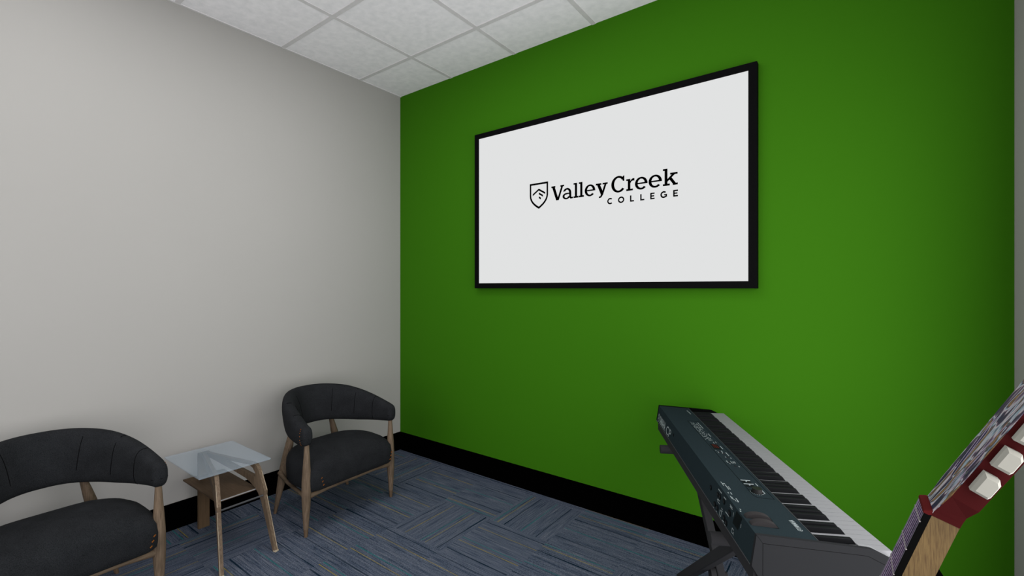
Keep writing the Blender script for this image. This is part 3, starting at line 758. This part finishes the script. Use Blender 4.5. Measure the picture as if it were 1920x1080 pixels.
# ------------------------------------------------------------------ guitar (local: x = n (out of the fretboard), y = across, z = up the neck)
GP = Vector((3.170, -1.799, 1.099)); TH = radians(18.5)
GU = Vector((sin(TH), 0, cos(TH))); GN = Vector((-cos(TH), 0, sin(TH)))
def make_guitar():
    bot = -.985
    root = empty('guitar', GP + GU*bot)
    # rotation: local z -> GU, local x -> GN, local y -> (0,-1,0)?
    R3 = Matrix((GN, GU.cross(GN), GU)).transposed()
    root.rotation_euler = R3.to_euler()
    sy = GU.cross(GN).y     # +1 or -1: world y of local y
    def V(n, s, u): return Vector((n, s * sy, u - bot))      # n out of face, s = world-y offset from the neck centre, u above the nut
    def P(name, mb, m, par=root, **k): return build(name, mb, m, par, **k)
    hw = .026
    def wid(u): return hw + max(0, -u) * .016
    # neck (rounded-edge block) with thin fretboard
    prof = []
    def nring(u, n0, n1): 
        w = wid(u); return [V(n0, -w, u), V(n0, w, u), V(n1 + .004, w, u), V(n1, w*.72, u), V(n1, -w*.72, u), V(n1+.004, -w, u)]
    rings = [[V(-.0065, -wid(u), u), V(-.0065, wid(u), u), V(-.0325, wid(u)*.96, u), V(-.0325, -wid(u)*.96, u)] for u in (0, -.2, -.4, -.46)]
    P('neck', MB().loft(rings), M['neck'])
    fb = P('fingerboard', MB().loft([[V(-.0001, -wid(u)+.0006, u), V(-.0001, wid(u)-.0006, u), V(-.0066, wid(u)+.0002, u), V(-.0066, -wid(u)-.0002, u)] for u in (0, -.3, -.62)]), M['fb_edge'])
    fc = MB(); fc.add([V(.0002, -wid(0)+.0015, 0), V(.0003, wid(0)-.0015, 0), V(.0003, wid(-.62)-.0015, -.62), V(.0003, -wid(-.62)+.0015, -.62)], [(0,1,2,3)])
    P('fingerboard_face', fc, M['fb_face'], fb)
    bd = MB()
    for s in (-1, 1): bd.add([V(.0005, s*(wid(0)-.0024), 0), V(.0005, s*(wid(0)+.0001), 0), V(.0005, s*(wid(-.62)+.0001), -.62), V(.0005, s*(wid(-.62)-.0024), -.62)], [(0,1,2,3)])
    P('binding', bd, M['binding'], fb)
    fr = MB(); u = -.0; sc = .72
    fl = [-.013,-.053,-.090,-.126,-.160,-.192,-.222,-.250,-.277,-.302,-.326,-.348,-.370,-.390,-.409,-.427]
    for q in fl: P('fret', MB().path([V(.0003, -wid(q), q), V(.0003, wid(q), q)], .0009, 6), M['fret'], fb)
    for k in range(6):
        s0 = -.0195 + .0078*k
        r = .00026 + .00004*k
        P('string', MB().path([V(.0006, s0, -.001), V(.0009, s0*1.25, -.5), V(.0060, s0*1.35, -.80)], r, 6), M['string'])
    # nut block and headstock
    P('nut', MB().prism([(0.0012,-.001),(0.0012,.002),(-.0045,.0055),(-.0070,.0055),(-.0070,-.001)], lambda n, u: V(n, -hw, u), lambda n, u: V(n, hw, u)), M['red_dark'])
    hs = [  # u_face, n_face, u_back, n_back, half width
        (.0000,-.0066, .0000,-.0325,.0262),(.0062,-.0068, .0070,-.0326,.0266),(.0100,-.0078, .0150,-.0332,.0275),(.0340,-.0125,.0300,-.0378,.0348),(.152,-.0330,.1450,-.0585,.0362),(.262,-.0521,.2560,-.0776,.0382),(.280,-.0552,.2740,-.0807,.030)]
    P('headstock', MB().loft([[V(nf, -w, uf), V(nf, w, uf), V(nb_, w, ub), V(nb_, -w, ub)] for uf, nf, ub, nb_, w in hs]), M['red'])
    hf = MB()
    P('headstock_face', hf.loft([[V(nf+.0006, -w+.0004, uf+.0002), V(nf+.0006, w-.0004, uf+.0002), V(nf-.0002, w-.0004, uf), V(nf-.0002, -w+.0004, uf)] for uf, nf, ub, nb_, w in hs]), M['head_face'])
    # string ends over the headstock
    for k in range(6):
        s0 = -.0195 + .0078*k; s1 = (-1 if k < 3 else 1) * .0245; uu = (.064,.099,.134)[k if k < 3 else 5-k]
        nf = -.0125 - (uu-.034)*.1737
        P('string', MB().path([V(-.0066, s0, .0062), V(-.0085, s0*1.06, .013), V(-.0122, s0*1.15, .034), V(nf + .0010, s1*.92, uu)], .00035, 6), M['string'])
        P('tuner_post', MB().tube(V(nf, s1, uu), V(nf + .0010, s1, uu + .0002), .0032, 14), M['steel_dark'])
    # tuner pegs
    ah = Vector((-.1712, 0, .9852)); nh = Vector((.9852, 0, .1712))
    for uu in (.0645, .0995, .1345):
        for sg in (-1, 1):
            nf = -.0125 - (uu-.034)*.1737 - .0130
            c = V(nf, sg*.0370, uu); ys = Vector((0, sg*sy, 0))
            ring = [(-.0130,-.0085),(.0130,-.0085),(.0130,.0045),(.0075,.0085),(-.0095,.0085),(-.0130,.0070)]
            def rg(k, off): return [c + ah*(a*k) - nh*(b*k) + ys*off for a, b in ring]
            P('tuner_peg', MB().loft([rg(.97,.0), rg(1.0,.010), rg(.72,.0165)]), M['peg'])
    # body
    def outline(k=1.0):
        pts = []
        ctrl = [(0,0),(.10,.004),(.185,.045),(.225,.125),(.205,.215),(.158,.290),(.152,.330),(.175,.400),(.170,.455),(.120,.500),(.05,.512),(0,.513)]
        sm_ = cat_rom([(a, b, 0) for a, b in ctrl], 5)
        rt = [(p.x, p.y) for p in sm_]; return rt + [(-x, y) for x, y in rt[1:-1]][::-1]
    ol = outline(); 
    lo = bot
    bd = MB(); bd.loft([[V(-.008 - d, x*kk, lo + .256 + (y-.256)*kk) for x, y in ol] for d, kk in ((0,.97),(.004,1),(.098,1),(.102,.97))])
    b_ = P('body', bd, M['red'], smooth=True, angle=30)
    P('sound_hole', MB().tube(V(-.0085,0,lo+.335), V(-.0072,0,lo+.335), .052, 32), M['hole'], b_)
    P('bridge', MB().obox(V(-.003,0,lo+.165), V(0,.075,0)-V(0,0,0), V(0,0,.014)-V(0,0,0), V(.005,0,0)-V(0,0,0)), M['fb_edge'], b_)
    tag(root, 'red and tan guitar with ivory tuner pegs, leaning back near the right wall, cut off', 'guitar')
    return V, R3, bot
GV, GR, GB = make_guitar()

def make_guitar_stand():
    base = GP + GU*GB
    def W(n, s, u): return GP + GN*n + Vector((0, s, 0)) + GU*u
    root = empty('guitar_stand', (base.x + .12, GP.y, 0)); o0 = root.location
    def P(name, mb, m=M['black_base'], **k):
        ob = build(name, mb, m, root, **k)
        for v in ob.data.vertices: v.co -= o0
        return ob
    # yoke behind the neck
    yk = MB().prism([(-.0338,-.0665),(-.060,-.090),(-.066,-.112),(-.0338,-.116)], lambda n, u: W(n, -.024, u), lambda n, u: W(n, .024, u))
    P('neck_yoke', yk)
    for s in (-1, 1): P('yoke_arm', MB().obox(W(-.032, s*.0365, -.150), GN*.022, (0,.005,0), GU*.006))
    top_ = W(-.052, 0, -.105)
    knee = Vector((base.x + .17, GP.y, .30))
    P('pole', MB().path([top_, W(-.16, 0, -.30), W(-.17, 0, -.60), knee, Vector((knee.x, knee.y, .08))], .011, 14), smooth=True)
    for s in (-1, 1):
        P('cradle_arm', MB().path([Vector((knee.x, GP.y, .24)), W(-.125, s*.10, GB-.018), W(.02, s*.10, GB-.014), W(.032, s*.10, GB+.02)], .009, 10), smooth=True)
    for a in (60, 180, 300):
        P('leg', MB().path([(knee.x, knee.y, .12), (knee.x + .05*cos(radians(a)), knee.y + .05*sin(radians(a)), .085), (knee.x + .22*cos(radians(a)), knee.y + .22*sin(radians(a)), .010)], .010, 12), smooth=True)
    tag(root, 'black guitar stand whose yoke shows behind the guitar neck at the bottom edge', 'stand')
make_guitar_stand()

# ------------------------------------------------------------------ light
def glow(name, L, col):
    m = bpy.data.materials.new(name); m.use_nodes = True; b = m.node_tree.nodes['Principled BSDF']
    b.inputs['Base Color'].default_value = (.5, .5, .5, 1); b.inputs['Emission Color'].default_value = (*col, 1); b.inputs['Emission Strength'].default_value = L
    return m
M['frame_white'] = mat('white_frame_paint', rgb(170,170,168), .6, .1)
# glowing framed sheet added behind the viewer to light the room
x0, x1, z0, z1 = .1, 2.9, .10, 2.60
yf = -D_
fr = MB()
for a in ((x0-.05, x0, z0-.05, z1+.05), (x1, x1+.05, z0-.05, z1+.05), (x0, x1, z0-.05, z0), (x0, x1, z1, z1+.05)): fr.box(a[0], a[1], yf, yf + .04, a[2], a[3])
wn = struct('window_1', fr, M['frame_white'])
build('pane', MB().add([(x0,yf+.015,z0),(x1,yf+.015,z0),(x1,yf+.015,z1),(x0,yf+.015,z1)], [(0,1,2,3)]), glow('daylit_pane', 1.4, (1,.99,.99)), wn)
# soft fill lamp added at the right wall, no fixture, to brighten the room
d = bpy.data.lights.new('side_light', 'AREA'); d.shape = 'RECTANGLE'; d.size = 2.6; d.size_y = 2.2; d.energy = 4.1 * pi * 2.6 * 2.2; d.color = (1, .985, .99)
o = bpy.data.objects.new('side_light', d); COL.objects.link(o); o.location = (W_ - .02, -1.85, 1.15); o.rotation_euler = (radians(90), 0, radians(90))
# glowing ceiling panels added out of view to fill the room with light
for x, y, sx, k in ((1.32,-1.29,.58,12.0), (1.1,-2.3,1.2,4.2), (2.2,-1.27,.58,5.0), (1.0,-3.2,1.2,1.6), (2.6,-3.2,1.2,1.2)):
    hx, hy = sx/2, .29; fr = MB()
    for a in ((-hx-.015,-hx,-hy-.015,hy+.015), (hx,hx+.015,-hy-.015,hy+.015), (-hx,hx,-hy-.015,-hy), (-hx,hx,hy,hy+.015)): fr.box(x+a[0], x+a[1], y+a[2], y+a[3], Hc-.012, Hc)
    f = build('light_panel', fr, M['frame_white'], ce)
    build('diffuser', MB().add([(x-hx,y-hy,Hc-.006),(x+hx,y-hy,Hc-.006),(x+hx,y+hy,Hc-.006),(x-hx,y+hy,Hc-.006)], [(0,1,2,3)]), glow('lit_diffuser', k, (1,1,1)), f)

w = bpy.data.worlds.new('world'); w.use_nodes = True; w.node_tree.nodes['Background'].inputs[0].default_value = (.6,.6,.6,1); w.node_tree.nodes['Background'].inputs[1].default_value = .5
scn.world = w

# ------------------------------------------------------------------ camera
cd = bpy.data.cameras.new('camera'); cam = bpy.data.objects.new('camera', cd); COL.objects.link(cam)
cd.sensor_width = 36; cd.lens = 36 * 863 / 1920; cd.clip_start = .02
cam.location = (3.103, -2.569, 1.37)
# forward = sin/cos of the yaw: world x and y make the angle below with the view
cam.rotation_euler = (radians(90), 0, radians(36.7316))
scn.camera = cam
scn.view_settings.view_transform = 'Standard'; scn.view_settings.look = 'None'; scn.view_settings.gamma = 1
scn.view_settings.use_curve_mapping = False; scn.view_settings.exposure = 0
